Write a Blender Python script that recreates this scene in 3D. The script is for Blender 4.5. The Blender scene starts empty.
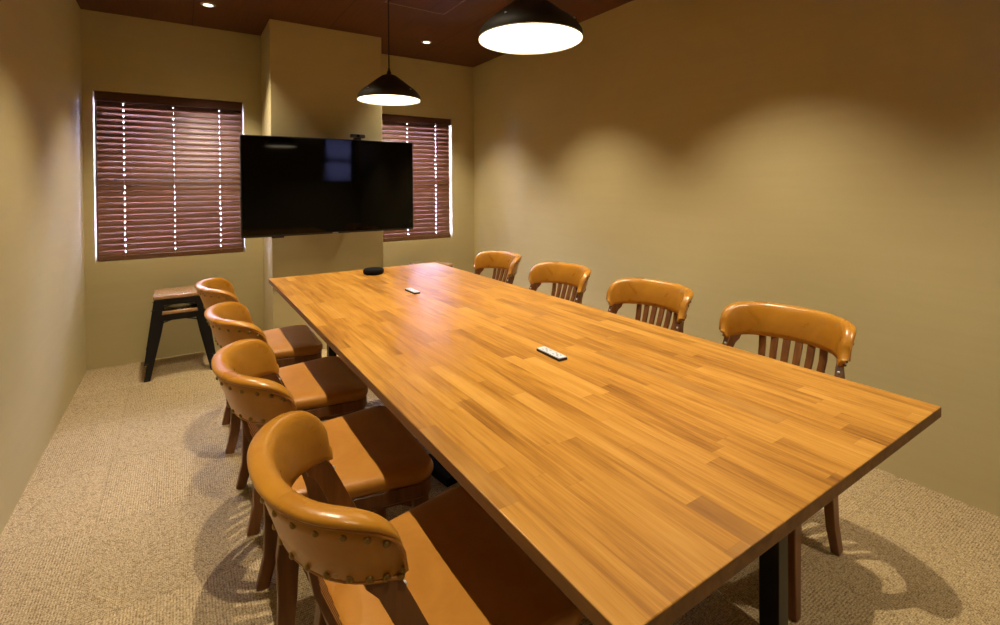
import bpy, math, random
from mathutils import Vector, Matrix
random.seed(7)
C = bpy.context.scene.collection
PI = math.pi
# ---------------------------------------------------------------- room measures (metres)
XL, XR, YB, YF, H = -0.56, 2.56, 4.405, -1.0, 2.5
TZ = 0.73                      # table top height

# ---------------------------------------------------------------- mesh builder
class MB:
    def __init__(s): s.v = []; s.f = []; s.m = []; s.mi = 0
    def add(s, vs, fs):
        o = len(s.v); s.v += [tuple(p) for p in vs]
        for f in fs: s.f.append([i + o for i in f]); s.m.append(s.mi)
        return s
    def box(s, x0, x1, y0, y1, z0, z1):
        vs = [(x, y, z) for z in (z0, z1) for y in (y0, y1) for x in (x0, x1)]
        return s.add(vs, [(0,2,3,1),(4,5,7,6),(0,1,5,4),(2,6,7,3),(0,4,6,2),(1,3,7,5)])
    def loft(s, rings, cap=True, closed=False):
        n = len(rings[0]); vs = [p for r in rings for p in r]; fs = []
        R = len(rings)
        for i in range(R if closed else R - 1):
            a = i * n; b = ((i + 1) % R) * n
            for j in range(n):
                k = (j + 1) % n
                fs.append((a + j, a + k, b + k, b + j))
        if cap and not closed:
            fs.append(tuple(range(n))[::-1]); fs.append(tuple((R - 1) * n + j for j in range(n)))
        return s.add(vs, fs)
    def tube(s, pts, r, n=10, cap=True, closed=False):
        pts = [Vector(p) for p in pts]; rings = []; L = len(pts)
        rr = r if isinstance(r, (list, tuple)) else [r] * L
        up = Vector((0, 0, 1)); prev = None
        for i, p in enumerate(pts):
            a = pts[(i - 1) % L] if (closed or i > 0) else p
            b = pts[(i + 1) % L] if (closed or i < L - 1) else p
            t = (b - a).normalized()
            if prev is None:
                u = t.cross(up)
                if u.length < 1e-3: u = t.cross(Vector((1, 0, 0)))
            else: u = prev - t * prev.dot(t)
            u.normalize(); prev = u; w = t.cross(u)
            rings.append([p + (u * math.cos(2*PI*k/n) + w * math.sin(2*PI*k/n)) * rr[i] for k in range(n)])
        return s.loft(rings, cap, closed)
    def bar(s, pts, w, d, wdir):
        """rectangular section swept along pts; w = size along wdir, d = other size"""
        pts = [Vector(p) for p in pts]; rings = []; L = len(pts)
        ww = w if isinstance(w, (list, tuple)) else [w] * L
        dd = d if isinstance(d, (list, tuple)) else [d] * L
        for i, p in enumerate(pts):
            t = (pts[min(i + 1, L - 1)] - pts[max(i - 1, 0)]).normalized()
            u = Vector(wdir); u = (u - t * u.dot(t)).normalized(); v = t.cross(u)
            if i == 0 or i == L - 1:
                # keep ends horizontal
                k = 1.0
            a = u * ww[i] / 2; b = v * dd[i] / 2
            rings.append([p + a + b, p - a + b, p - a - b, p + a - b])
        return s.loft(rings)
    def lathe(s, prof, n=48, c=(0, 0, 0), capb=False, capt=False):
        rings = [[(c[0] + r * math.cos(2*PI*k/n), c[1] + r * math.sin(2*PI*k/n), c[2] + z) for k in range(n)] for r, z in prof]
        s.loft(rings, cap=False)
        o = len(s.v) - len(prof) * n
        if capb: s.f.append([o + k for k in range(n)][::-1]); s.m.append(s.mi)
        if capt: s.f.append([o + (len(prof) - 1) * n + k for k in range(n)]); s.m.append(s.mi)
        return s
    def prism(s, poly, axis, a, b):
        """poly of 2-D points extruded along axis from a to b"""
        def P(p, t):
            return {'x': (t, p[0], p[1]), 'y': (p[0], t, p[1]), 'z': (p[0], p[1], t)}[axis]
        return s.loft([[P(p, a) for p in poly], [P(p, b) for p in poly]])
    def build(s, name, mat=None, parent=None, loc=(0, 0, 0), smooth=None, bevel=0, seg=2):
        me = bpy.data.meshes.new(name); me.from_pydata(s.v, [], s.f); me.validate()
        mats = mat if isinstance(mat, (list, tuple)) else [mat]
        for m in mats:
            if m: me.materials.append(m)
        if len(mats) > 1:
            for p, i in zip(me.polygons, s.m): p.material_index = i
        import bmesh
        bm = bmesh.new(); bm.from_mesh(me); bmesh.ops.recalc_face_normals(bm, faces=bm.faces); bm.to_mesh(me); bm.free()
        if smooth is not None:
            for p in me.polygons: p.use_smooth = True
            me.set_sharp_from_angle(angle=math.radians(smooth))
        o = bpy.data.objects.new(name, me); C.objects.link(o); o.location = loc
        if parent: o.parent = parent
        if bevel:
            b = o.modifiers.new('bevel', 'BEVEL'); b.width = bevel; b.segments = seg; b.limit_method = 'ANGLE'; b.angle_limit = math.radians(40)
            b.harden_normals = False
            if smooth is None:
                for p in me.polygons: p.use_smooth = True
                me.set_sharp_from_angle(angle=math.radians(35))
        return o

def tag(o, label=None, cat=None, group=None, kind=None):
    if label: o['label'] = label
    if cat: o['category'] = cat
    if group: o['group'] = group
    if kind: o['kind'] = kind
    return o
def empty(name, loc=(0, 0, 0), rz=0, label=None, cat=None, group=None, kind=None):
    o = bpy.data.objects.new(name, None); C.objects.link(o); o.location = loc; o.rotation_euler = (0, 0, rz)
    o.empty_display_size = .05
    return tag(o, label, cat, group, kind)
def copy_tree(o, parent=None):
    c = o.copy(); C.objects.link(c); c.parent = parent
    for ch in [k for k in bpy.data.objects if k.parent == o]: copy_tree(ch, c)
    return c

# ---------------------------------------------------------------- materials
class N:
    def __init__(s, name):
        s.mat = bpy.data.materials.new(name); s.mat.use_nodes = True; s.t = s.mat.node_tree
        s.p = s.t.nodes['Principled BSDF']
    def n(s, typ, **k):
        o = s.t.nodes.new(typ)
        for a, b in k.items():
            if hasattr(o, a): setattr(o, a, b)
            else: o.inputs[a].default_value = b
        return o
    def l(s, a, b): s.t.links.new(a, b)
    def math(s, op, a, b=None, c=None):
        o = s.t.nodes.new('ShaderNodeMath'); o.operation = op
        for i, x in enumerate((a, b, c)):
            if x is None: continue
            if isinstance(x, (int, float)): o.inputs[i].default_value = x
            else: s.l(x, o.inputs[i])
        return o.outputs[0]
    def mix(s, fac, a, b, mode='MIX'):
        o = s.t.nodes.new('ShaderNodeMix'); o.data_type = 'RGBA'; o.blend_type = mode
        for i, x in ((0, fac), (6, a), (7, b)):
            if isinstance(x, (int, float)): o.inputs[i].default_value = x
            elif isinstance(x, tuple): o.inputs[i].default_value = (*x, 1)
            else: s.l(x, o.inputs[i])
        return o.outputs[2]
    def ramp(s, fac, stops):
        o = s.t.nodes.new('ShaderNodeValToRGB'); e = o.color_ramp.elements
        while len(e) < len(stops): e.new(.5)
        for el, (p, c) in zip(e, stops): el.position = p; el.color = (*c, 1)
        s.l(fac, o.inputs[0]); return o.outputs[0]
    def bump(s, h, strength=.3, dist=.002):
        b = s.n('ShaderNodeBump'); b.inputs['Strength'].default_value = strength; b.inputs['Distance'].default_value = dist
        s.l(h, b.inputs['Height']); s.l(b.outputs[0], s.p.inputs['Normal'])
    def coords(s, scale=(1, 1, 1), obj=True):
        tc = s.n('ShaderNodeTexCoord'); mp = s.n('ShaderNodeMapping'); mp.inputs['Scale'].default_value = scale
        s.l(tc.outputs['Object'], mp.inputs[0]); return mp.outputs[0]
    def noise(s, vec, scale, detail=3, rough=.5, dist=0):
        o = s.n('ShaderNodeTexNoise'); o.inputs['Scale'].default_value = scale; o.inputs['Detail'].default_value = detail
        o.inputs['Roughness'].default_value = rough; o.inputs['Distortion'].default_value = dist
        s.l(vec, o.inputs['Vector']); return o.outputs['Fac']

def simple(name, col, rough=.5, metal=0, spec=.5, var=0.08, scale=20, bump=0, coat=0):
    m = N(name); v = m.coords(); f = m.noise(v, scale)
    c = m.ramp(f, [(.3, tuple(x * (1 - var) for x in col)), (.7, tuple(min(1, x * (1 + var)) for x in col))])
    m.l(c, m.p.inputs['Base Color']); m.p.inputs['Roughness'].default_value = rough
    m.p.inputs['Metallic'].default_value = metal; m.p.inputs['Specular IOR Level'].default_value = spec
    m.p.inputs['Coat Weight'].default_value = coat
    if bump: m.bump(f, bump, .001)
    return m.mat
def emit(name, col, strength):
    m = N(name); m.p.inputs['Base Color'].default_value = (.8, .8, .8, 1)
    m.p.inputs['Emission Color'].default_value = (*col, 1); m.p.inputs['Emission Strength'].default_value = strength
    return m.mat

def mat_wall():
    m = N('beige_plaster'); v = m.coords(); f = m.noise(v, 1.3, 4, .6, .4)
    v2 = m.coords((.6, .6, 9)); g = m.noise(v2, 2.2, 4, .6, .8)
    c = m.ramp(f, [(.3, WALLC), (.7, tuple(x * 1.06 for x in WALLC))])
    c = m.mix(.04, c, m.ramp(g, [(.35, (.35, .29, .2)), (.65, (.75, .7, .6))]), 'OVERLAY')
    m.l(c, m.p.inputs['Base Color']); m.p.inputs['Roughness'].default_value = .62
    m.p.inputs['Specular IOR Level'].default_value = .3
    h = m.math('ADD', m.math('MULTIPLY', g, .25), m.math('MULTIPLY', m.noise(m.coords(), 60, 2), .5)); m.bump(h, .10, .002)
    return m.mat
def mat_ceiling():
    m = N('dark_red_wood_panel'); tc = m.n('ShaderNodeTexCoord'); sp = m.n('ShaderNodeSeparateXYZ'); m.l(tc.outputs['Object'], sp.inputs[0])
    x, y = sp.outputs[0], sp.outputs[1]
    def seam(val, o, p):
        q = m.math('MODULO', m.math('ADD', val, 20 * p - o), p); a = m.math('ABSOLUTE', m.math('SUBTRACT', q, p / 2))
        return m.math('GREATER_THAN', a, p / 2 - .003)
    s1 = seam(x, .09, .895); s2 = seam(y, 3.87, 1.8); sm = m.math('MAXIMUM', s1, s2)
    g = m.noise(m.coords((60, 1.5, 1)), 1.6, 5, .6, .2)
    c = m.ramp(g, [(.3, (.075, .022, .007)), (.55, (.11, .033, .010)), (.75, (.14, .045, .013))])
    c = m.mix(sm, c, (.012, .004, .002)); m.l(c, m.p.inputs['Base Color']); m.p.inputs['Roughness'].default_value = .5
    m.bump(m.math('ADD', m.math('MULTIPLY', sm, -4), m.math('MULTIPLY', g, .4)), .3, .001)
    return m.mat
def mat_carpet():
    m = N('sisal_carpet'); tc = m.n('ShaderNodeTexCoord'); sp = m.n('ShaderNodeSeparateXYZ'); m.l(tc.outputs['Object'], sp.inputs[0])
    x = m.math('ADD', sp.outputs[0], 10.28); y = m.math('ADD', sp.outputs[1], 10.41)
    px, py = .5, .51
    ix = m.math('FLOOR', m.math('DIVIDE', x, px)); iy = m.math('FLOOR', m.math('DIVIDE', y, py))
    chk = m.math('MODULO', m.math('ADD', ix, iy), 2)
    cb = m.n('ShaderNodeCombineXYZ'); m.l(ix, cb.inputs[0]); m.l(iy, cb.inputs[1])
    wn = m.n('ShaderNodeTexWhiteNoise'); wn.noise_dimensions = '2D'; m.l(cb.outputs[0], wn.inputs['Vector'])
    # woven loops: rows of small loops, direction turned on alternate tiles
    K = 2 * PI / .0082
    sx = m.math('SINE', m.math('MULTIPLY', x, K)); sy = m.math('SINE', m.math('MULTIPLY', y, K))
    sx2 = m.math('SINE', m.math('MULTIPLY', x, K * 1.6)); sy2 = m.math('SINE', m.math('MULTIPLY', y, K * 1.6))
    wa = m.math('ADD', m.math('MULTIPLY', sx, .8), m.math('MULTIPLY', sy2, .45))
    wb = m.math('ADD', m.math('MULTIPLY', sy, .8), m.math('MULTIPLY', sx2, .45))
    w = m.math('ADD', m.math('MULTIPLY', wa, chk), m.math('MULTIPLY', wb, m.math('SUBTRACT', 1, chk)))
    vo = m.n('ShaderNodeTexVoronoi'); vo.inputs['Scale'].default_value = 110; m.l(tc.outputs['Object'], vo.inputs['Vector'])
    n1 = m.noise(m.coords(), 230, 2, .7); n2 = m.noise(m.coords((1, 1, 1)), 3.0, 3)
    f = m.math('ADD', m.math('MULTIPLY', w, .08), m.math('ADD', m.math('MULTIPLY', n1, 1.25), m.math('MULTIPLY', vo.outputs['Distance'], -.25)))
    f = m.math('ADD', f, -.08)
    c = m.ramp(f, [(.20, (.17, .115, .055)), (.40, (.41, .30, .155)), (.58, (.57, .44, .245)), (.85, (.80, .67, .44))])
    tone = m.math('ADD', .93, m.math('MULTIPLY', wn.outputs['Value'], .12)); tone = m.math('ADD', tone, m.math('MULTIPLY', n2, .06))
    tn = m.n('ShaderNodeCombineXYZ')
    for i in range(3): m.l(tone, tn.inputs[i])
    c = m.mix(1.0, c, tn.outputs[0], 'MULTIPLY')
    def seam(v, p):
        q = m.math('FRACT', m.math('DIVIDE', v, p)); a = m.math('ABSOLUTE', m.math('SUBTRACT', q, .5)); return m.math('GREATER_THAN', a, .5 - .004 / p)
    sm = m.math('MAXIMUM', seam(x, px), seam(y, py)); c = m.mix(m.math('MULTIPLY', sm, .16), c, (.2, .13, .06))
    m.l(c, m.p.inputs['Base Color']); m.p.inputs['Roughness'].default_value = .95; m.p.inputs['Specular IOR Level'].default_value = .1
    m.bump(m.math('ADD', f, m.math('MULTIPLY', sm, -.25)), .9, .004)
    return m.mat
def mat_butcher():
    m = N('butcher_block_wood'); tc = m.n('ShaderNodeTexCoord'); sp = m.n('ShaderNodeSeparateXYZ'); m.l(tc.outputs['Object'], sp.inputs[0])
    x, y = sp.outputs[0], sp.outputs[1]
    W = .0442; L = .42
    row = m.math('FLOOR', m.math('DIVIDE', m.math('ADD', x, 5), W))
    w1 = m.n('ShaderNodeTexWhiteNoise'); w1.noise_dimensions = '1D'; m.l(row, w1.inputs['W'])
    lv = m.math('ADD', m.math('DIVIDE', m.math('ADD', y, 20), m.math('MULTIPLY', m.math('ADD', .7, m.math('MULTIPLY', w1.outputs['Value'], .7)), L)), m.math('MULTIPLY', w1.outputs['Value'], 13.7))
    idx = m.math('FLOOR', lv)
    cb = m.n('ShaderNodeCombineXYZ'); m.l(row, cb.inputs[0]); m.l(idx, cb.inputs[1])
    w2 = m.n('ShaderNodeTexWhiteNoise'); w2.noise_dimensions = '2D'; m.l(cb.outputs[0], w2.inputs['Vector'])
    rnd = w2.outputs['Value']
    off = m.n('ShaderNodeCombineXYZ'); m.l(m.math('MULTIPLY', rnd, 37), off.inputs[0]); m.l(m.math('MULTIPLY', rnd, 91), off.inputs[1])
    va = m.n('ShaderNodeVectorMath'); va.operation = 'ADD'; m.l(m.coords((34, 2.6, 34)), va.inputs[0]); m.l(off.outputs[0], va.inputs[1])
    g = m.noise(va.outputs[0], 1.0, 6, .62, .6)
    va2 = m.n('ShaderNodeVectorMath'); va2.operation = 'ADD'; m.l(m.coords((9, 1.8, 9)), va2.inputs[0]); m.l(off.outputs[0], va2.inputs[1])
    g2 = m.noise(va2.outputs[0], 1.0, 3, .5, 1.2)
    fine = m.noise(m.coords((420, 14, 420)), 1.0, 2)
    t = m.math('ADD', m.math('MULTIPLY', g, .50), m.math('ADD', m.math('MULTIPLY', rnd, .15), m.math('MULTIPLY', g2, .42)))
    st = m.noise(m.coords((115, 3.2, 115)), 1.0, 4, .65, .4)
    t = m.math('ADD', t, m.math('ADD', m.math('MULTIPLY', fine, .10), m.math('MULTIPLY', m.math('SUBTRACT', st, .5), .42)))
    c = m.ramp(t, [(.33, WOOD[0]), (.48, WOOD[1]), (.60, WOOD[2]), (.78, WOOD[3])])
    # a few staves are clearly darker
    dk = m.math('MULTIPLY', m.math('GREATER_THAN', rnd, .955), m.math('SUBTRACT', 1.25, g2)); c = m.mix(m.math('MULTIPLY', dk, .55), c, (.15, .055, .016))
    fx = m.math('FRACT', m.math('DIVIDE', m.math('ADD', x, 5), W)); e1 = m.math('GREATER_THAN', m.math('ABSOLUTE', m.math('SUBTRACT', fx, .5)), .488)
    fy = m.math('FRACT', lv); e2 = m.math('GREATER_THAN', m.math('ABSOLUTE', m.math('SUBTRACT', fy, .5)), .4985)
    c = m.mix(m.math('MULTIPLY', m.math('MAXIMUM', e1, e2), .22), c, (.16, .07, .02))
    m.l(c, m.p.inputs['Base Color'])
    m.l(m.math('ADD', .29, m.math('MULTIPLY', g, .14)), m.p.inputs['Roughness']); m.p.inputs['Specular IOR Level'].default_value = .30
    m.bump(m.math('ADD', g, fine), .12, .0008)
    return m.mat
def mat_wood(name, dark, light, rough=.4, axis=2, sc=1):
    m = N(name); s = [26 * sc, 26 * sc, 26 * sc]; s[axis] = 2.2 * sc
    g = m.noise(m.coords(tuple(s)), 1.4, 5, .6, .7)
    m.l(m.ramp(g, [(.3, dark), (.7, light)]), m.p.inputs['Base Color']); m.p.inputs['Roughness'].default_value = rough
    m.bump(g, .1, .0006); return m.mat
def mat_leather(name, a, b, rough=.33):
    m = N(name); f = m.noise(m.coords(), 9, 4, .6, .5); g = m.noise(m.coords(), 420, 2, .6); w = m.noise(m.coords((1, 1, 1)), 22, 3, .6, 1.5)
    c = m.ramp(f, [(.28, a), (.72, b)])
    m.l(c, m.p.inputs['Base Color'])
    m.l(m.math('ADD', rough - .05, m.math('MULTIPLY', f, .12)), m.p.inputs['Roughness'])
    m.p.inputs['Specular IOR Level'].default_value = .5; m.p.inputs['Coat Weight'].default_value = .12; m.p.inputs['Coat Roughness'].default_value = .25
    m.bump(m.math('ADD', m.math('MULTIPLY', g, .12), w), .18, .003)
    return m.mat
def mat_glass():
    m = N('window_glass'); t = m.t; tr = m.n('ShaderNodeBsdfTransparent'); gl = m.n('ShaderNodeBsdfGlossy'); gl.inputs['Roughness'].default_value = .02
    fr = m.n('ShaderNodeFresnel'); fr.inputs['IOR'].default_value = 1.45; mx = m.n('ShaderNodeMixShader')
    m.l(fr.outputs[0], mx.inputs[0]); m.l(tr.outputs[0], mx.inputs[1]); m.l(gl.outputs[0], mx.inputs[2])
    m.l(mx.outputs[0], t.nodes['Material Output'].inputs[0]); return m.mat

WALLC = (.53, .455, .24)
WOOD = [(.165, .062, .010), (.335, .143, .020), (.47, .218, .032), (.59, .305, .062)]
M = dict(
    wall=mat_wall(), ceil=mat_ceiling(), carpet=mat_carpet(), table=mat_butcher(), glass=mat_glass(),
    edge=mat_wood('table_edge_wood', (.13, .055, .013), (.25, .115, .028), .5, 1),
    chairwood=mat_wood('brown_chair_wood', (.12, .044, .012), (.23, .092, .026), .36),
    leather=mat_leather('caramel_leather', (.42, .175, .014), (.55, .25, .022), .28),
    seatleather=mat_leather('seat_leather', (.42, .165, .020), (.53, .23, .032), .33),
    welt=simple('leather_welt', (.42, .17, .028), .4), brass=simple('aged_brass', (.30, .20, .07), .32, 1),
    slat=mat_wood('blind_wood', (.100, .040, .014), (.155, .064, .023), .36, 0),
    valance=mat_wood('valance_wood', (.060, .018, .008), (.095, .030, .012), .45, 0),
    cord=simple('blind_cord', (.25, .2, .2), .7), frame=simple('window_frame_metal', (.10, .10, .11), .4, .6),
    black=simple('black_steel', (.008, .008, .009), .38, .3), bplastic=simple('black_plastic', (.012, .012, .013), .35),
    screen=simple('tv_screen', (.0015, .0015, .0015), .05, 0, .22, .0), shade=simple('bronze_black_shade', (.045, .040, .026), .6, .2),
    inner=simple('white_shade_inside', (.8, .8, .76), .5), white=simple('white_plastic', (.58, .63, .70), .35), grey=simple('grey_marking', (.33, .35, .39), .5),
    stoolwood=mat_wood('stool_seat_wood', (.34, .17, .06), (.50, .29, .13), .22, 1), chrome=simple('chrome', (.7, .7, .7), .2, 1),
    hatch=simple('hatch_frame_metal', (.30, .22, .17), .5, .3), silver=simple('silver_print', (.5, .5, .5), .4, .5),
    pend=emit('pendant_diffuser_glow', (1.0, .83, .56), 6.5), down=emit('downlight_lens_glow', (1.0, .84, .60), 5),
)

M['matte'] = simple('matte_black_plastic', (.007, .007, .007), .85, 0, .08)
M['stoolwood'].node_tree.nodes['Principled BSDF'].inputs['Coat Weight'].default_value = .7
M['stoolwood'].node_tree.nodes['Principled BSDF'].inputs['Coat Roughness'].default_value = .12
# ---------------------------------------------------------------- setting
T = .16
def structure(o): o['kind'] = 'structure'; return o
structure(MB().box(XL - T, XR + T, YF - T, YB + T, -.1, 0).build('floor', M['carpet']))
structure(MB().box(XL - T, XR + T, YF - T, YB + T, H, H + .1).build('ceiling', M['ceil']))
structure(MB().box(XL - T, XL, YF - T, YB + T, 0, H).build('wall_left', M['wall']))
structure(MB().box(XR, XR + T, YF - T, YB + T, 0, H).build('wall_right', M['wall']))
W1 = (-.503, .431, .745, 1.947); W2 = (1.372, 2.303, .745, 1.947); W3 = (1.98, 2.46, 1.36, 2.12)
def wall_with_holes(y0, y1, holes):
    mb = MB(); x = XL
    for (a, b, c, d) in sorted(holes):
        mb.box(x, a, y0, y1, 0, H); mb.box(a, b, y0, y1, 0, c); mb.box(a, b, y0, y1, d, H); x = b
    mb.box(x, XR, y0, y1, 0, H); return mb
structure(wall_with_holes(YB, YB + T, [W1, W2]).build('wall_back', M['wall']))
structure(wall_with_holes(YF - T, YF, [W3]).build('wall_front', M['wall']))
structure(MB().box(.5615, 1.4088, 3.9315, YB, 0, H).build('wall_column', M['wall'], bevel=.003))

def window(n, w, ya, yb):
    x0, x1, z0, z1 = w; t = .035; zm = (z0 + z1) / 2 - .02
    mb = MB().box(x0, x1, ya, yb, z0, z0 + t).box(x0, x1, ya, yb, z1 - t, z1).box(x0, x0 + t, ya, yb, z0 + t, z1 - t).box(x1 - t, x1, ya, yb, z0 + t, z1 - t)
    o = structure(mb.build('window_%d' % n, M['frame'], bevel=.002)); ym = (ya + yb) / 2
    MB().box(x0 + t, x1 - t, ya + .008, yb - .008, zm - .03, zm + .03).build('meeting_rail', M['frame'], o, bevel=.002)
    MB().box(x0 + t, x1 - t, ym - .003, ym + .003, z0 + t, zm - .03).build('pane', M['glass'], o)
    MB().box(x0 + t, x1 - t, ym - .003, ym + .003, zm + .03, z1 - t).build('pane', M['glass'], o)
window(1, W1, YB + .10, YB + .15); window(2, W2, YB + .10, YB + .15); window(3, W3, YF - .13, YF - .08)
m_ = N('roller_shade_cloth'); tr_ = m_.n('ShaderNodeBsdfTranslucent'); tr_.inputs[0].default_value = (.034, .032, .042, 1); m_.l(tr_.outputs[0], m_.t.nodes['Material Output'].inputs[0])
MB().add([(W3[0] + .005, YF - .05, W3[2] + .01), (W3[1] - .005, YF - .05, W3[2] + .01), (W3[1] - .005, YF - .05, W3[3]), (W3[0] + .005, YF - .05, W3[3])], [(0, 1, 2, 3)]).build('roller_shade', m_.mat, bpy.data.objects['window_3'])

# ---------------------------------------------------------------- venetian blinds
def blind(w, label, cords, loc_group='brown venetian blinds on the back wall'):
    x0, x1, z0, z1 = w; y = YB + .036; cx = (x0 + x1) / 2
    r = empty('venetian_blind', (cx, y, z0), 0, label, 'blind', loc_group)
    hw = (x1 - x0) / 2 - .012; Hh = z1 - z0
    MB().box(-hw - .003, hw + .003, -.040, -.030, Hh - .066, Hh - .004).build('valance', M['valance'], r, bevel=.002)
    MB().box(-hw, hw, -.026, .026, Hh - .052, Hh - .006).build('headrail', M['bplastic'], r, bevel=.002)
    pitch = .0425; top = Hh - .080; n = int((top - .03) / pitch) + 1
    tilt = TILT; sw = .052; mb = MB()
    for i in range(n):
        z = top - i * pitch; K = 9
        us = [-1 + 2 * k / (K - 1) for k in range(K)]
        def part(ulist, xa, xb):
            up = []; dn = []
            for t in ulist:
                u = t * sw / 2; c = .0045 * (1 - t * t)
                # u runs across the slat towards the room (-y), c is its crown
                for lst, cc in ((up, c), (dn, c - .0028)):
                    lst.append((-u * math.cos(tilt) - cc * math.sin(tilt), z - u * math.sin(tilt) + cc * math.cos(tilt)))
            mb.prism(up + dn[::-1], 'x', xa, xb)
        xs = -hw + .004
        for c_ in cords:
            x = -hw + c_ * 2 * hw; part(us, xs, x - .0016); xs = x + .0016
            part([u for u in us if u <= -.2], x - .0016, x + .0016); part([u for u in us if u >= .2], x - .0016, x + .0016)
        part(us, xs, hw - .004)
    mb.build('slats', M['slat'], r, smooth=40)
    MB().box(-hw + .002, hw - .002, -.026, .026, .004, .037).build('bottom_rail', M['slat'], r, bevel=.003)
    for c in cords:
        x = -hw + c * 2 * hw; m2 = MB()
        for yy in (-.0285, .0285): m2.tube([(x, yy, .02), (x, yy, Hh - .055)], .0011, 6)
        m2.build('ladder_cord', M['cord'], r)
        MB().box(x - .012, x + .012, -.029, -.0265, Hh - .078, Hh - .068).build('cord_guide', M['chrome'], r)
    return r
TILT = math.radians(63.5)
b1 = blind(W1, 'closed brown wooden venetian blind on the window left of the television', (.17, .5, .83))
b2 = blind(W2, 'closed brown wooden venetian blind partly hidden behind the right side of the television', (.17, .5, .83))
MB().tube([(.455, -.046, Hh) for Hh in (1.13, .6, .10)], .0012, 6).build('pull_cord', M['cord'], b1)
MB().tube([(.455, -.046, Hh) for Hh in (1.13, .6, .10)], .0012, 6).build('pull_cord', M['cord'], b2)

# ---------------------------------------------------------------- ceiling hatch and lamps
h = empty('ceiling_hatch', (1.38, 2.945, H), 0, 'square ceiling access hatch with thin pale frame in the dark panels', 'hatch')
MB().box(-.213, .213, -.213, .213, -.004, 0).build('panel', M['ceil'], h)
f = MB()
for a in ((-.22, .22, -.22, -.214), (-.22, .22, .214, .22), (-.22, -.214, -.214, .214), (.214, .22, -.214, .214)): f.box(*a, -.006, 0)
f.build('frame', M['hatch'], h)

def downlight(x, y, label, power):
    r = empty('downlight', (x, y, H), 0, label, 'downlight', 'recessed ceiling downlights')
    MB().lathe([(.030, -.001), (.031, -.006), (.040, -.006), (.046, -.003), (.047, 0)], 32).build('trim_ring', M['silver'], r, smooth=50)
    MB().lathe([(.0305, -.0015), (.018, -.0025), (.0005, -.003)], 32, capt=True).build('lens', M['down'], r, smooth=50)
    ld = bpy.data.lights.new('downlight_beam', 'SPOT'); ld.energy = power; ld.color = (1.0, .86, .64); ld.spot_size = math.radians(92); ld.spot_blend = .8; ld.shadow_soft_size = .007
    lo = bpy.data.objects.new('downlight_beam', ld); C.objects.link(lo); lo.parent = r; lo.location = (0, 0, -.012)
for x, s in ((.172, 'left'), (1.778, 'right')):
    for y in (3.85, 2.57, 1.28, 0.0):  # last one of each row is added, weaker, to brighten near carpet and seats
        if y == 3.85: lab = 'small round recessed ceiling downlight above the %s window blind' % s
        else: lab = 'small round recessed downlight above the %s row of chairs, out of the picture' % s
        downlight(x, y, lab, (118 if s == 'left' else 140) * (1 if y > .5 else (.35 if s == 'left' else .62)))

def pendant(y, label):
    q = .955
    r = empty('pendant_lamp', (.962, y, 1.731), 0, label, 'pendant lamp', 'black dome pendants over the table')
    outer = [(r_ * .955, z_) for r_, z_ in [(.1765, 0), (.1775, .004), (.176, .022), (.163, .040), (.145, .056), (.118, .076), (.089, .098), (.062, .118), (.040, .133), (.026, .138), (.010, .139)]]
    sh = MB().lathe(outer, 64, capt=True)
    sh.build('shade', M['shade'], r, smooth=50)
    inner = [(r_ * .955, z_) for r_, z_ in [(.1755, 0.0), (.1735, .022), (.160, .038), (.142, .053), (.115, .073), (.085, .095), (.05, .115), (.005, .120)]]
    MB().lathe(inner, 64, capt=True).lathe([(.1676, .0), (.1688, -.0015), (.1695, .002)], 64).build('shade_lining', M['inner'], r, smooth=50)
    MB().lathe([(.0005, .006), (.10, .006), (.160, .0075), (.1635, .011)], 64).build('diffuser', M['pend'], r, smooth=50)
    for k in range(4):
        a = math.radians(PSC + 90 * k)
        MB().lathe([(.0045, 0), (.0045, .003), (.003, .0048), (.0002, .0055)], 12, capb=True).build('screw', M['white'], r, loc=(.1545 * math.cos(a), .1545 * math.sin(a), .0415), smooth=40)
    MB().lathe([(.012, .137), (.012, .150), (.006, .165), (.0045, .175)], 20, capt=True).build('cord_grip', M['bplastic'], r, smooth=40)
    MB().tube([(0, 0, .17), (0, 0, .765)], .0032, 10).build('cord', M['bplastic'], r)
    MB().lathe([(.004, .741), (.045, .747), (.05, .755), (.05, .769)], 32, capt=True, capb=True).build('ceiling_canopy', M['black'], r, smooth=40)
PSC = -155
pendant(1.283, 'black dome pendant lamp nearest the camera, cut by the top edge')
pendant(2.57, 'black dome pendant lamp hanging over the far end of the table')

# ---------------------------------------------------------------- table
TX0, TX1, TY0, TY1 = .4231, 1.4863, .3883, 3.1066
tb = empty('conference_table', (.9547, 1.7475, 0), 0, 'long butcher block conference table with black steel legs', 'table')
hx, hy = (TX1 - TX0) / 2, (TY1 - TY0) / 2
mb = MB(); mb.box(-hx, hx, -hy, hy, TZ - .025, TZ)
top = mb.build('tabletop', [M['table'], M['edge']], tb, bevel=.0022)
for p in top.data.polygons: p.material_index = 0 if p.normal.z > .5 else 1
fr = MB()
LX = .238; LY = hy - .235
fr.box(-LX + .025, LX - .025, -LY - .02, -LY + .02, TZ - .065, TZ - .025).box(-LX + .025, LX - .025, LY - .02, LY + .02, TZ - .065, TZ - .025)
fr.box(-.02, .02, -LY + .02, LY - .02, TZ - .065, TZ - .025)
fr.build('underframe', M['black'], tb, bevel=.002)
for sx in (-1, 1):
    for sy in (-1, 1):
        MB().box(sx * LX - .022, sx * LX + .022, sy * LY - .024, sy * LY + .024, .006, TZ - .025).build('leg', M['black'], tb, bevel=.002)
        MB().lathe([(.018, 0), (.018, .006)], 20, capb=True, capt=True).build('foot', M['bplastic'], tb, loc=(sx * LX, sy * LY, 0))

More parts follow.
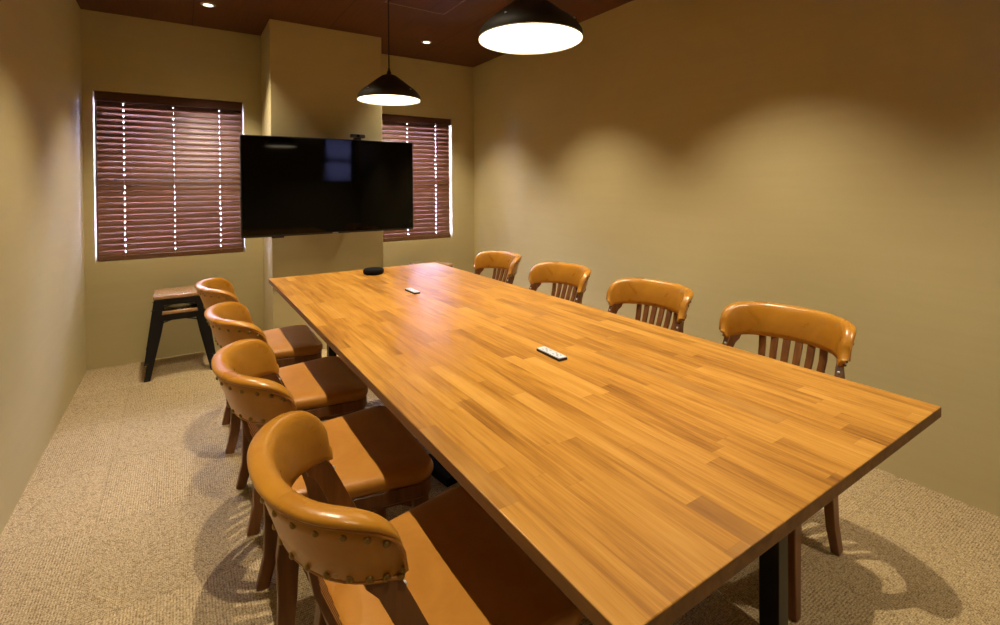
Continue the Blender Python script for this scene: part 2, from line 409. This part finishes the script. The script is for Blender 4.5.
# ---------------------------------------------------------------- captain chair
def chair_proto():
    r = empty('captain_chair', (0, 0, 0), 0, 'x', 'chair')
    wood = M['chairwood']
    # seat frame: rounded trapezoid
    def outline(off=0, n=8, xb=-.188, xf=.215, wb=.185, wf=.232, rad=.045):
        pts = []
        cs = [(xf + off, wf + off, 0), (xb - off, wb + off, 1), (xb - off, -wb - off, 2), (xf + off, -wf - off, 3)]
        for (x, y, q) in cs:
            rr = rad; cx = x - rr if q in (0, 3) else x + rr; cy = y - rr if q in (0, 1) else y + rr
            a0 = {0: 0, 1: 90, 2: 180, 3: 270}[q]
            for k in range(n + 1):
                a = math.radians(a0 + 90 * k / n); pts.append((cx + rr * math.cos(a), cy + rr * math.sin(a)))
        return pts
    o0 = outline(0); o1 = outline(-.006)
    MB().loft([[(x, y, .372) for x, y in o1], [(x, y, .378) for x, y in o0], [(x, y, .412) for x, y in o0], [(x, y, .418) for x, y in o1]]).build('seat_frame', wood, r, smooth=30)
    # seat pad, rounded edges and a shallow saddle
    rings = []; base_o = outline(.006, rad=.05)
    for k, z in ((.955, .4185), (.985, .424), (1.0, .434), (.998, .446), (.975, .457), (.93, .463), (.85, .4655), (.70, .466), (.5, .465), (.3, .4645), (.1, .464)):
        rr = []
        for x, y in base_o:
            x2, y2 = x * k, y * k; zz = z
            if k < .97:
                zz -= .004 * (1 - min(1, abs(y2) / .2))
                if x2 > .13: zz -= .012 * ((x2 - .13) / .09)
            rr.append((x2, y2, zz))
        rings.append(rr)
    MB().loft(rings).build('seat_pad', M['seatleather'], r, smooth=60)
    # aprons with arched lower edge
    for s in (-1, 1):
        y0 = s * .175; poly = [(-.165, .374), (.185, .374), (.185, .30), (.160, .325), (.12, .345), (.05, .352), (-.04, .352), (-.10, .343), (-.135, .322), (-.165, .30)]
        MB().prism(poly, 'y', y0 - .011, y0 + .011).build('apron', wood, r, bevel=.002)
    poly = [(-.16, .374), (.16, .374), (.16, .325), (.12, .345), (.05, .354), (-.05, .354), (-.12, .345), (-.16, .325)]
    MB().prism(poly, 'x', .165, .187).build('apron', wood, r, bevel=.002)
    MB().prism([(a * .9, b) for a, b in poly], 'x', -.176, -.156).build('apron', wood, r, bevel=.002)
    # legs
    for s in (-1, 1):
        MB().bar([(.178, s * .186, .374), (.182, s * .188, .30), (.180, s * .188, .20), (.180, s * .190, .10), (.186, s * .194, 0)], [.048, .046, .042, .036, .032], [.040, .038, .034, .031, .029], (1, 0, 0)).build('leg', wood, r, bevel=.003)
        MB().bar([(-.160, s * .155, .374), (-.172, s * .158, .30), (-.174, s * .160, .20), (-.180, s * .163, .10), (-.205, s * .168, 0)], [.058, .054, .046, .040, .036], [.036, .034, .031, .029, .027], (1, 0, 0)).build('leg', wood, r, bevel=.003)
    # bow path
    def bow(t):   # t -1..1
        a = abs(t); s = 1 if t >= 0 else -1
        P = BOWP; n = len(P) - 1; u = a * n; i = min(int(u), n - 1); f = u - i
        def g(k): return Vector(P[max(0, min(n, k))]) if k >= 0 else Vector((P[-k][0], -P[-k][1]))
        p0, p1, p2, p3 = g(i - 1), g(i), g(i + 1), (g(i + 2) if i + 2 <= n else g(n) * 2 - g(n - 1))
        q = .5 * ((2 * p1) + (p2 - p0) * f + (2 * p0 - 5 * p1 + 4 * p2 - p3) * f * f + (3 * p1 - p0 - 3 * p2 + p3) * f ** 3)
        return Vector((q.x, q.y * s, 0))
    BOWP = [(-.284, 0), (-.280, .058), (-.265, .110), (-.240, .151), (-.207, .178), (-.178, .190), (-.150, .194)]
    def frame(t):
        p = bow(t); d = (bow(min(1, t + .01)) - bow(max(-1, t - .01))).normalized(); nrm = Vector((d.y, -d.x, 0))
        if nrm.dot(p - Vector((-.12, 0, 0))) < 0: nrm = -nrm
        return p, nrm
    prof = [(.009, 0), (.0135, .06), (.0145, .35), (.0165, .66), (.0175, .825), (.0150, .843), (.0195, .868), (.0220, .90), (.0210, .935), (.0165, .968), (.008, .995), (-.003, 1.0), (-.012, .985), (-.017, .94), (-.0195, .87), (-.0205, .76), (-.0210, .60), (-.0190, .38), (-.015, .16), (-.0125, .03), (-.006, 0)]
    def zb(a): return .666 - .010 * a ** 2
    def zt(a):
        base = .789 - .018 * a ** 2.2
        e0 = .50
        if a > e0:
            k = (a - e0) / (1 - e0); base -= .088 * (1 - math.sqrt(max(0, 1 - k ** 2.3)))
        return base
    def lean(a): return .036 - .020 * a ** 2
    rings = []; NN = 56
    for i in range(NN + 1):
        t = -1 + 2 * i / NN; a = abs(t); p, nr = frame(t); b, tt = zb(a), zt(a); th = 1.0
        if a > .55: th = 1 - .50 * ((a - .55) / .45) ** 2
        rings.append([p + nr * (n_ * th + lean(a) * (h_ - .10)) + Vector((0, 0, b + (tt - b) * h_)) for n_, h_ in prof])
    # soft end caps
    for e, idx in ((-1, 0), (1, -1)):
        base = rings[idx]; cen = sum(base, Vector()) / len(base); p, nr = frame(e)
        dv = (bow(e) - bow(e * .97)).normalized(); caps = []
        for k, (sc, fw) in enumerate(((.92, .002), (.75, .0038), (.5, .005), (.25, .0056), (.08, .0058))):
            caps.append([cen + (q - cen) * sc + dv * fw for q in base])
        if idx == 0: rings = caps[::-1] + rings
        else: rings = rings + caps
    back = MB().loft(rings).build('backrest', M['leather'], r, smooth=70)
    # welt along the seam on the outer face
    def surf(t, h_, out=0):
        a = abs(t); p, nr = frame(t); b, tt = zb(a), zt(a); k = 0
        seq = prof[:10]
        for j in range(len(seq) - 1):
            if seq[j][1] <= h_ <= seq[j + 1][1]: k = j
        f = (h_ - seq[k][1]) / (seq[k + 1][1] - seq[k][1]); n_ = seq[k][0] + (seq[k + 1][0] - seq[k][0]) * f
        return p + nr * (n_ + out + lean(a) * (h_ - .10)) + Vector((0, 0, b + (tt - b) * h_)), nr
    MB().tube([surf(-1 + 2 * i / 60, .842, .0005)[0] for i in range(61)], .0030, 8).build('welt', M['welt'], back, smooth=60)
    MB().tube([surf(-.99 + 1.98 * i / 60, .01, .0)[0] for i in range(61)], .0030, 8).build('welt', M['welt'], back, smooth=60)
    nail = MB().lathe([(.0058, -.0006), (.0058, .0006), (.0050, .0024), (.0030, .0038), (.0002, .0043)], 14, capb=True).build('nail', M['brass'], back, smooth=60)
    spots = [(t, .085) for t in [(-.97 + i * .97 / 8) for i in range(17)]] + [(t, .73) for t in [(-.84 + i * .84 / 7) for i in range(15)]] + [(-.985, .38), (.985, .38)]
    for i, (t, h_) in enumerate(spots):
        p, nr = surf(t, h_, .0003); o = nail if i == 0 else nail.copy()
        if i: C.objects.link(o)
        o.parent = back; o.location = p; o.rotation_euler = nr.to_track_quat('Z', 'Y').to_euler()
    # wooden posts carrying the bow ends
    for s in (-1, 1):
        outer = [(-.164, .664), (-.152, .650), (-.128, .60), (-.100, .54), (-.075, .48), (-.060, .415), (-.058, .395)]
        inner = [(-.118, .395), (-.120, .43), (-.132, .49), (-.150, .55), (-.172, .60), (-.188, .633), (-.204, .648), (-.210, .664)]
        poly = outer + inner
        rings = []
        for yy in (-.0105, -.0075, .0075, .0105):
            sc = .0025 if abs(yy) > .009 else 0
            cx = sum(p[0] for p in poly) / len(poly); cz = sum(p[1] for p in poly) / len(poly); rg = []
            for (x, z) in poly:
                k = (z - .40) / .28
                yb = s * (.203 - .012 * k) - s * max(0, (-.17 - x)) * .45
                rg.append((x + (cx - x) * sc * 8, yb + yy, z))
            rings.append(rg)
        MB().loft(rings).build('post', wood, r, smooth=30)
    for s in (-1, 1):
        o = MB().lathe([(.0042, -.002), (.0042, .001), (.0025, .0022), (.0002, .0026)], 12, capb=True).build('plug', M['white'], r, loc=(-.1445, s * .193, .636), smooth=40)
        o.rotation_euler = (0, math.radians(75), 0)
    # slats
    for i in range(6):
        k = i - 2.5; yt = k * .043; ybm = k * .038
        xt = -.292 + .012 * (abs(k) / 2.5) ** 2
        MB().bar([(-.166, ybm, .40), (-.190, ybm, .45), (-.226, ybm * 1.03, .54), (-.257, yt * .98, .62), (xt + .012, yt, .68)], [.011] * 5, [.021, .021, .022, .024, .025], (1, 0, .4)).build('slat', wood, r, bevel=.0015)
    return r
proto = chair_proto()
rows = []
for side, X0, rz in (('left', .413, 0), ('right', 1.645, PI)):
    for i, y in enumerate((.91, 1.51, 2.14, 2.80)): rows.append((side, X0, y, rz, i))
RIGHTY = (.915, 1.54, 2.19, 2.86)
place = ['nearest the camera', 'second from the camera', 'third from the camera', 'farthest, beside the stools']
placer = ['nearest the camera', 'second from the camera', 'third from the camera', 'farthest, near the room corner']
for k, (side, X0, y, rz, i) in enumerate(rows):
    c = proto if k == 0 else copy_tree(proto)
    if side == 'right': y = RIGHTY[i]
    c.location = (X0 + ((.012, -.014, -.008, -.024) if side == 'left' else (0, .004, .008, .004))[i], y, 0); c.rotation_euler = (0, 0, rz + math.radians((1.5, -2, 1, -1)[i] if side == 'left' else (3, 2, 4, 4)[i]))
    c['label'] = 'caramel leather chair with curved back, %s side of table, %s' % (side, (place if side == 'left' else placer)[i])
    c['category'] = 'chair'; c['group'] = 'captain chairs along the %s side of the table' % side

# ---------------------------------------------------------------- stacked stools
def stool_proto():
    r = empty('metal_stool', (0, 0, 0), 0, 'x', 'stool'); bk = M['black']
    hs = .150; Z = .435
    MB().box(-hs, hs, -hs, hs, Z - .024, Z).build('seat_board', M['stoolwood'], r, bevel=.006)
    g = MB()
    g.box(-hs + .006, hs - .006, -hs + .006, hs - .006, Z - .030, Z - .024)
    for s in (-1, 1):
        g.box(-hs + .006, hs - .006, s * (hs - .008) - .002, s * (hs - .008) + .002, Z - .066, Z - .026)
        g.box(s * (hs - .008) - .002, s * (hs - .008) + .002, -hs + .006, hs - .006, Z - .066, Z - .026)
    g.build('seat_pan', bk, r, bevel=.001)
    # flared L-section sheet legs
    for sx in (-1, 1):
        for sy in (-1, 1):
            rings = []
            for t, w in ((0, .062), (.3, .056), (.7, .042), (1, .032)):
                z = (Z - .028) * (1 - t); e = hs - .003 + .056 * t; th = .0035
                A = (sx * e, sy * e); ring = [(sx * e, sy * e, z), (sx * (e - w), sy * e, z), (sx * (e - w), sy * (e - th), z), (sx * (e - th), sy * (e - th), z), (sx * (e - th), sy * (e - w), z), (sx * e, sy * (e - w), z)]
                rings.append(ring)
            lg = MB().loft(rings).build('leg', bk, r)
            MB().box(sx * (hs + .053) - .012 * (1 + sx), sx * (hs + .053) + .012 * (1 - sx), sy * (hs + .053) - .012 * (1 + sy), sy * (hs + .053) + .012 * (1 - sy), 0, .012).build('rubber_foot', M['bplastic'], lg, bevel=.001)
    # crossed brace between the legs
    zb_ = Z - .092; e = hs + .006
    for s in (-1, 1):
        MB().bar([(-e, -s * e, zb_ + .0), (0, 0, zb_ + .012 + s * .003), (e, s * e, zb_)], .020, .003, (1, -s, 0)).build('cross_brace', bk, r)
    return r
sp = stool_proto()
def stack(x, y, rz, where, dz=.105):
    out = []
    for k, lev in enumerate(('lower', 'upper')):
        o = copy_tree(sp); o.location = (x, y, dz * k); o.rotation_euler = (0, 0, rz)
        o['label'] = '%s of two stacked metal stools %s' % (lev, where); o['group'] = 'stacked metal stools'; out.append(o)
stack(-.012, 4.12, math.radians(1), 'in the back left corner under the window')
stack(1.94, 4.14, 0, 'behind the far right table corner', .118)
def kill(o):
    for ch in [k for k in bpy.data.objects if k.parent == o]: kill(ch)
    bpy.data.objects.remove(o)
kill(sp)

# ---------------------------------------------------------------- television, camera, things on the table
tv = empty('television', (.9433, 3.64, .924), 0, 'large black flat television held off the column between the blinds', 'television')
TW, TH = .610, .6895
MB().box(-TW, TW, -.004, .028, 0, TH).build('bezel', M['bplastic'], tv, bevel=.003)
MB().box(-TW + .007, TW - .007, -.0055, -.004, .013, TH - .007).build('screen', M['screen'], tv)
MB().box(-TW * .62, TW * .62, .028, .062, .05, TH * .72).build('rear_housing', M['bplastic'], tv, bevel=.01)
MB().box(-.020, .020, -.0052, -.0040, .003, .009).build('maker_mark', M['silver'], tv)
MB().box(-.425, -.345, -.002, .014, -.010, 0).build('sensor_box', M['bplastic'], tv, bevel=.002)
mt = MB().box(-.22, .22, .255, .290, .12, .58)
mt.box(-.17, .17, .062, .074, .20, .50)
arm = mt.build('wall_mount', M['black'], tv, bevel=.002)
for s in (-1, 1):
    MB().bar([(s * .10, .068, .35), (s * .16, .16, .35), (s * .10, .262, .35)], .05, .02, (0, 0, 1)).build('mount_arm', M['black'], arm, bevel=.002)
wc = empty('webcam', (1.112, 3.638, .925 + TH), 0, 'small black webcam bar on top of the television', 'webcam')
MB().box(-.055, .055, -.018, .014, .012, .040).build('body', M['bplastic'], wc, bevel=.008, seg=3)
MB().lathe([(.010, 0), (.010, .003), (.006, .0045), (.0002, .005)], 20, capb=True).build('lens', M['screen'], wc, smooth=40, loc=(0, -.018, .026)).rotation_euler = (PI / 2, 0, 0)
MB().box(-.025, .025, -.008, .034, 0, .012).box(-.025, .025, .0315, .034, -.03, 0).build('clip', M['bplastic'], wc, bevel=.001)

sk = empty('conference_speakerphone', (.978, 2.905, TZ), 0, 'round black speakerphone at the far end of the table', 'speakerphone')
MB().lathe([(.050, 0), (.058, .004), (.0615, .012), (.0615, .024), (.058, .031), (.052, .034)], 40, capb=True, capt=True).build('body', M['matte'], sk, smooth=40)
MB().lathe([(.0495, .034), (.044, .0352), (.001, .0355)], 40, capt=True).build('speaker_grille', M['matte'], sk, smooth=40)
def outlet(x, y, rz, label):
    r = empty('power_outlet', (x, y, TZ), rz, label, 'power outlet', 'power outlets along the table centre')
    MB().box(-.0160, .0160, -.058, .058, 0, .0075).build('base', M['bplastic'], r, bevel=.0015)
    fp = MB().box(-.0150, .0150, -.057, .057, .0075, .0105).build('face_plate', M['white'], r, bevel=.001)
    for s in (-1, 1):
        m2 = MB()
        for a, b in ((-.009, -.012), (.002, .009)):
            m2.box(-.009 + .0, -.004, s * .026 + b - .004, s * .026 + b + .004, .0105, .0109); m2.box(.004, .009, s * .026 + b - .004, s * .026 + b + .004, .0105, .0109)
        m2.box(-.0025, .0025, s * .026 - .007, s * .026 + .002, .0105, .0109)
        m2.build('socket', M['grey'], fp)
outlet(.955, 1.175, math.radians(-2), 'slim white power outlet with black rim on the near half of the table')
outlet(.967, 2.285, math.radians(1), 'slim white power outlet with black rim on the far half of the table')
# small black floor box in the dark under the table
fb = empty('power_strip', (.93, 1.93, 0), math.radians(8), 'black power strip on the carpet under the table', 'power strip')
MB().box(-.03, .03, -.11, .11, 0, .035).build('housing', M['matte'], fb, bevel=.004)
MB().tube([(0, .11, .018), (.01, .2, .010), (-.02, .5, .006), (.02, 1.0, .006), (0, 1.6, .006), (.01, 1.98, .02)], .004, 8).build('cable', M['bplastic'], fb, smooth=60)

# ---------------------------------------------------------------- daylight
w = bpy.data.worlds.new('sky'); bpy.context.scene.world = w; w.use_nodes = True
bg = w.node_tree.nodes['Background']; bg.inputs[0].default_value = (.50, .56, 1.0, 1); bg.inputs[1].default_value = WORLD = 155
for (x0, x1, z0, z1), y, dr in ((W1, YB + .19, 1), (W2, YB + .19, 1), (W3, YF - .19, -1)):
    ld = bpy.data.lights.new('window_portal', 'AREA'); ld.shape = 'RECTANGLE'; ld.size = x1 - x0; ld.size_y = z1 - z0; ld.cycles.is_portal = True
    lo = bpy.data.objects.new('window_portal', ld); C.objects.link(lo); lo.location = ((x0 + x1) / 2, y, (z0 + z1) / 2)
    lo.rotation_euler = (-PI / 2 if dr > 0 else PI / 2, 0, 0)

# ---------------------------------------------------------------- camera
cd = bpy.data.cameras.new('camera'); cam = bpy.data.objects.new('camera', cd); C.objects.link(cam)
yaw, pitch, roll = .5794, .0107, -.0069
fwd = Vector((math.sin(yaw), math.cos(yaw), 0)); right = Vector((math.cos(yaw), -math.sin(yaw), 0)); up = Vector((0, 0, 1))
f2 = fwd * math.cos(pitch) - up * math.sin(pitch); u2 = up * math.cos(pitch) + fwd * math.sin(pitch)
r3 = right * math.cos(roll) + u2 * math.sin(roll); u3 = u2 * math.cos(roll) - right * math.sin(roll)
mw = Matrix((r3, u3, -f2)).transposed().to_4x4(); mw.translation = Vector((0, 0, 1.25)); cam.matrix_world = mw
cd.sensor_fit = 'HORIZONTAL'; cd.sensor_width = 36; cd.lens = 488.553 / 1000 * 36; cd.shift_x = 0; cd.shift_y = (192.763 - 312.5) / 1000; cd.clip_start = .02
sc = bpy.context.scene; sc.camera = cam
sc.view_settings.view_transform = 'Standard'; sc.view_settings.look = 'None'; sc.view_settings.gamma = 1; sc.view_settings.use_curve_mapping = False
sc.view_settings.exposure = 0.0
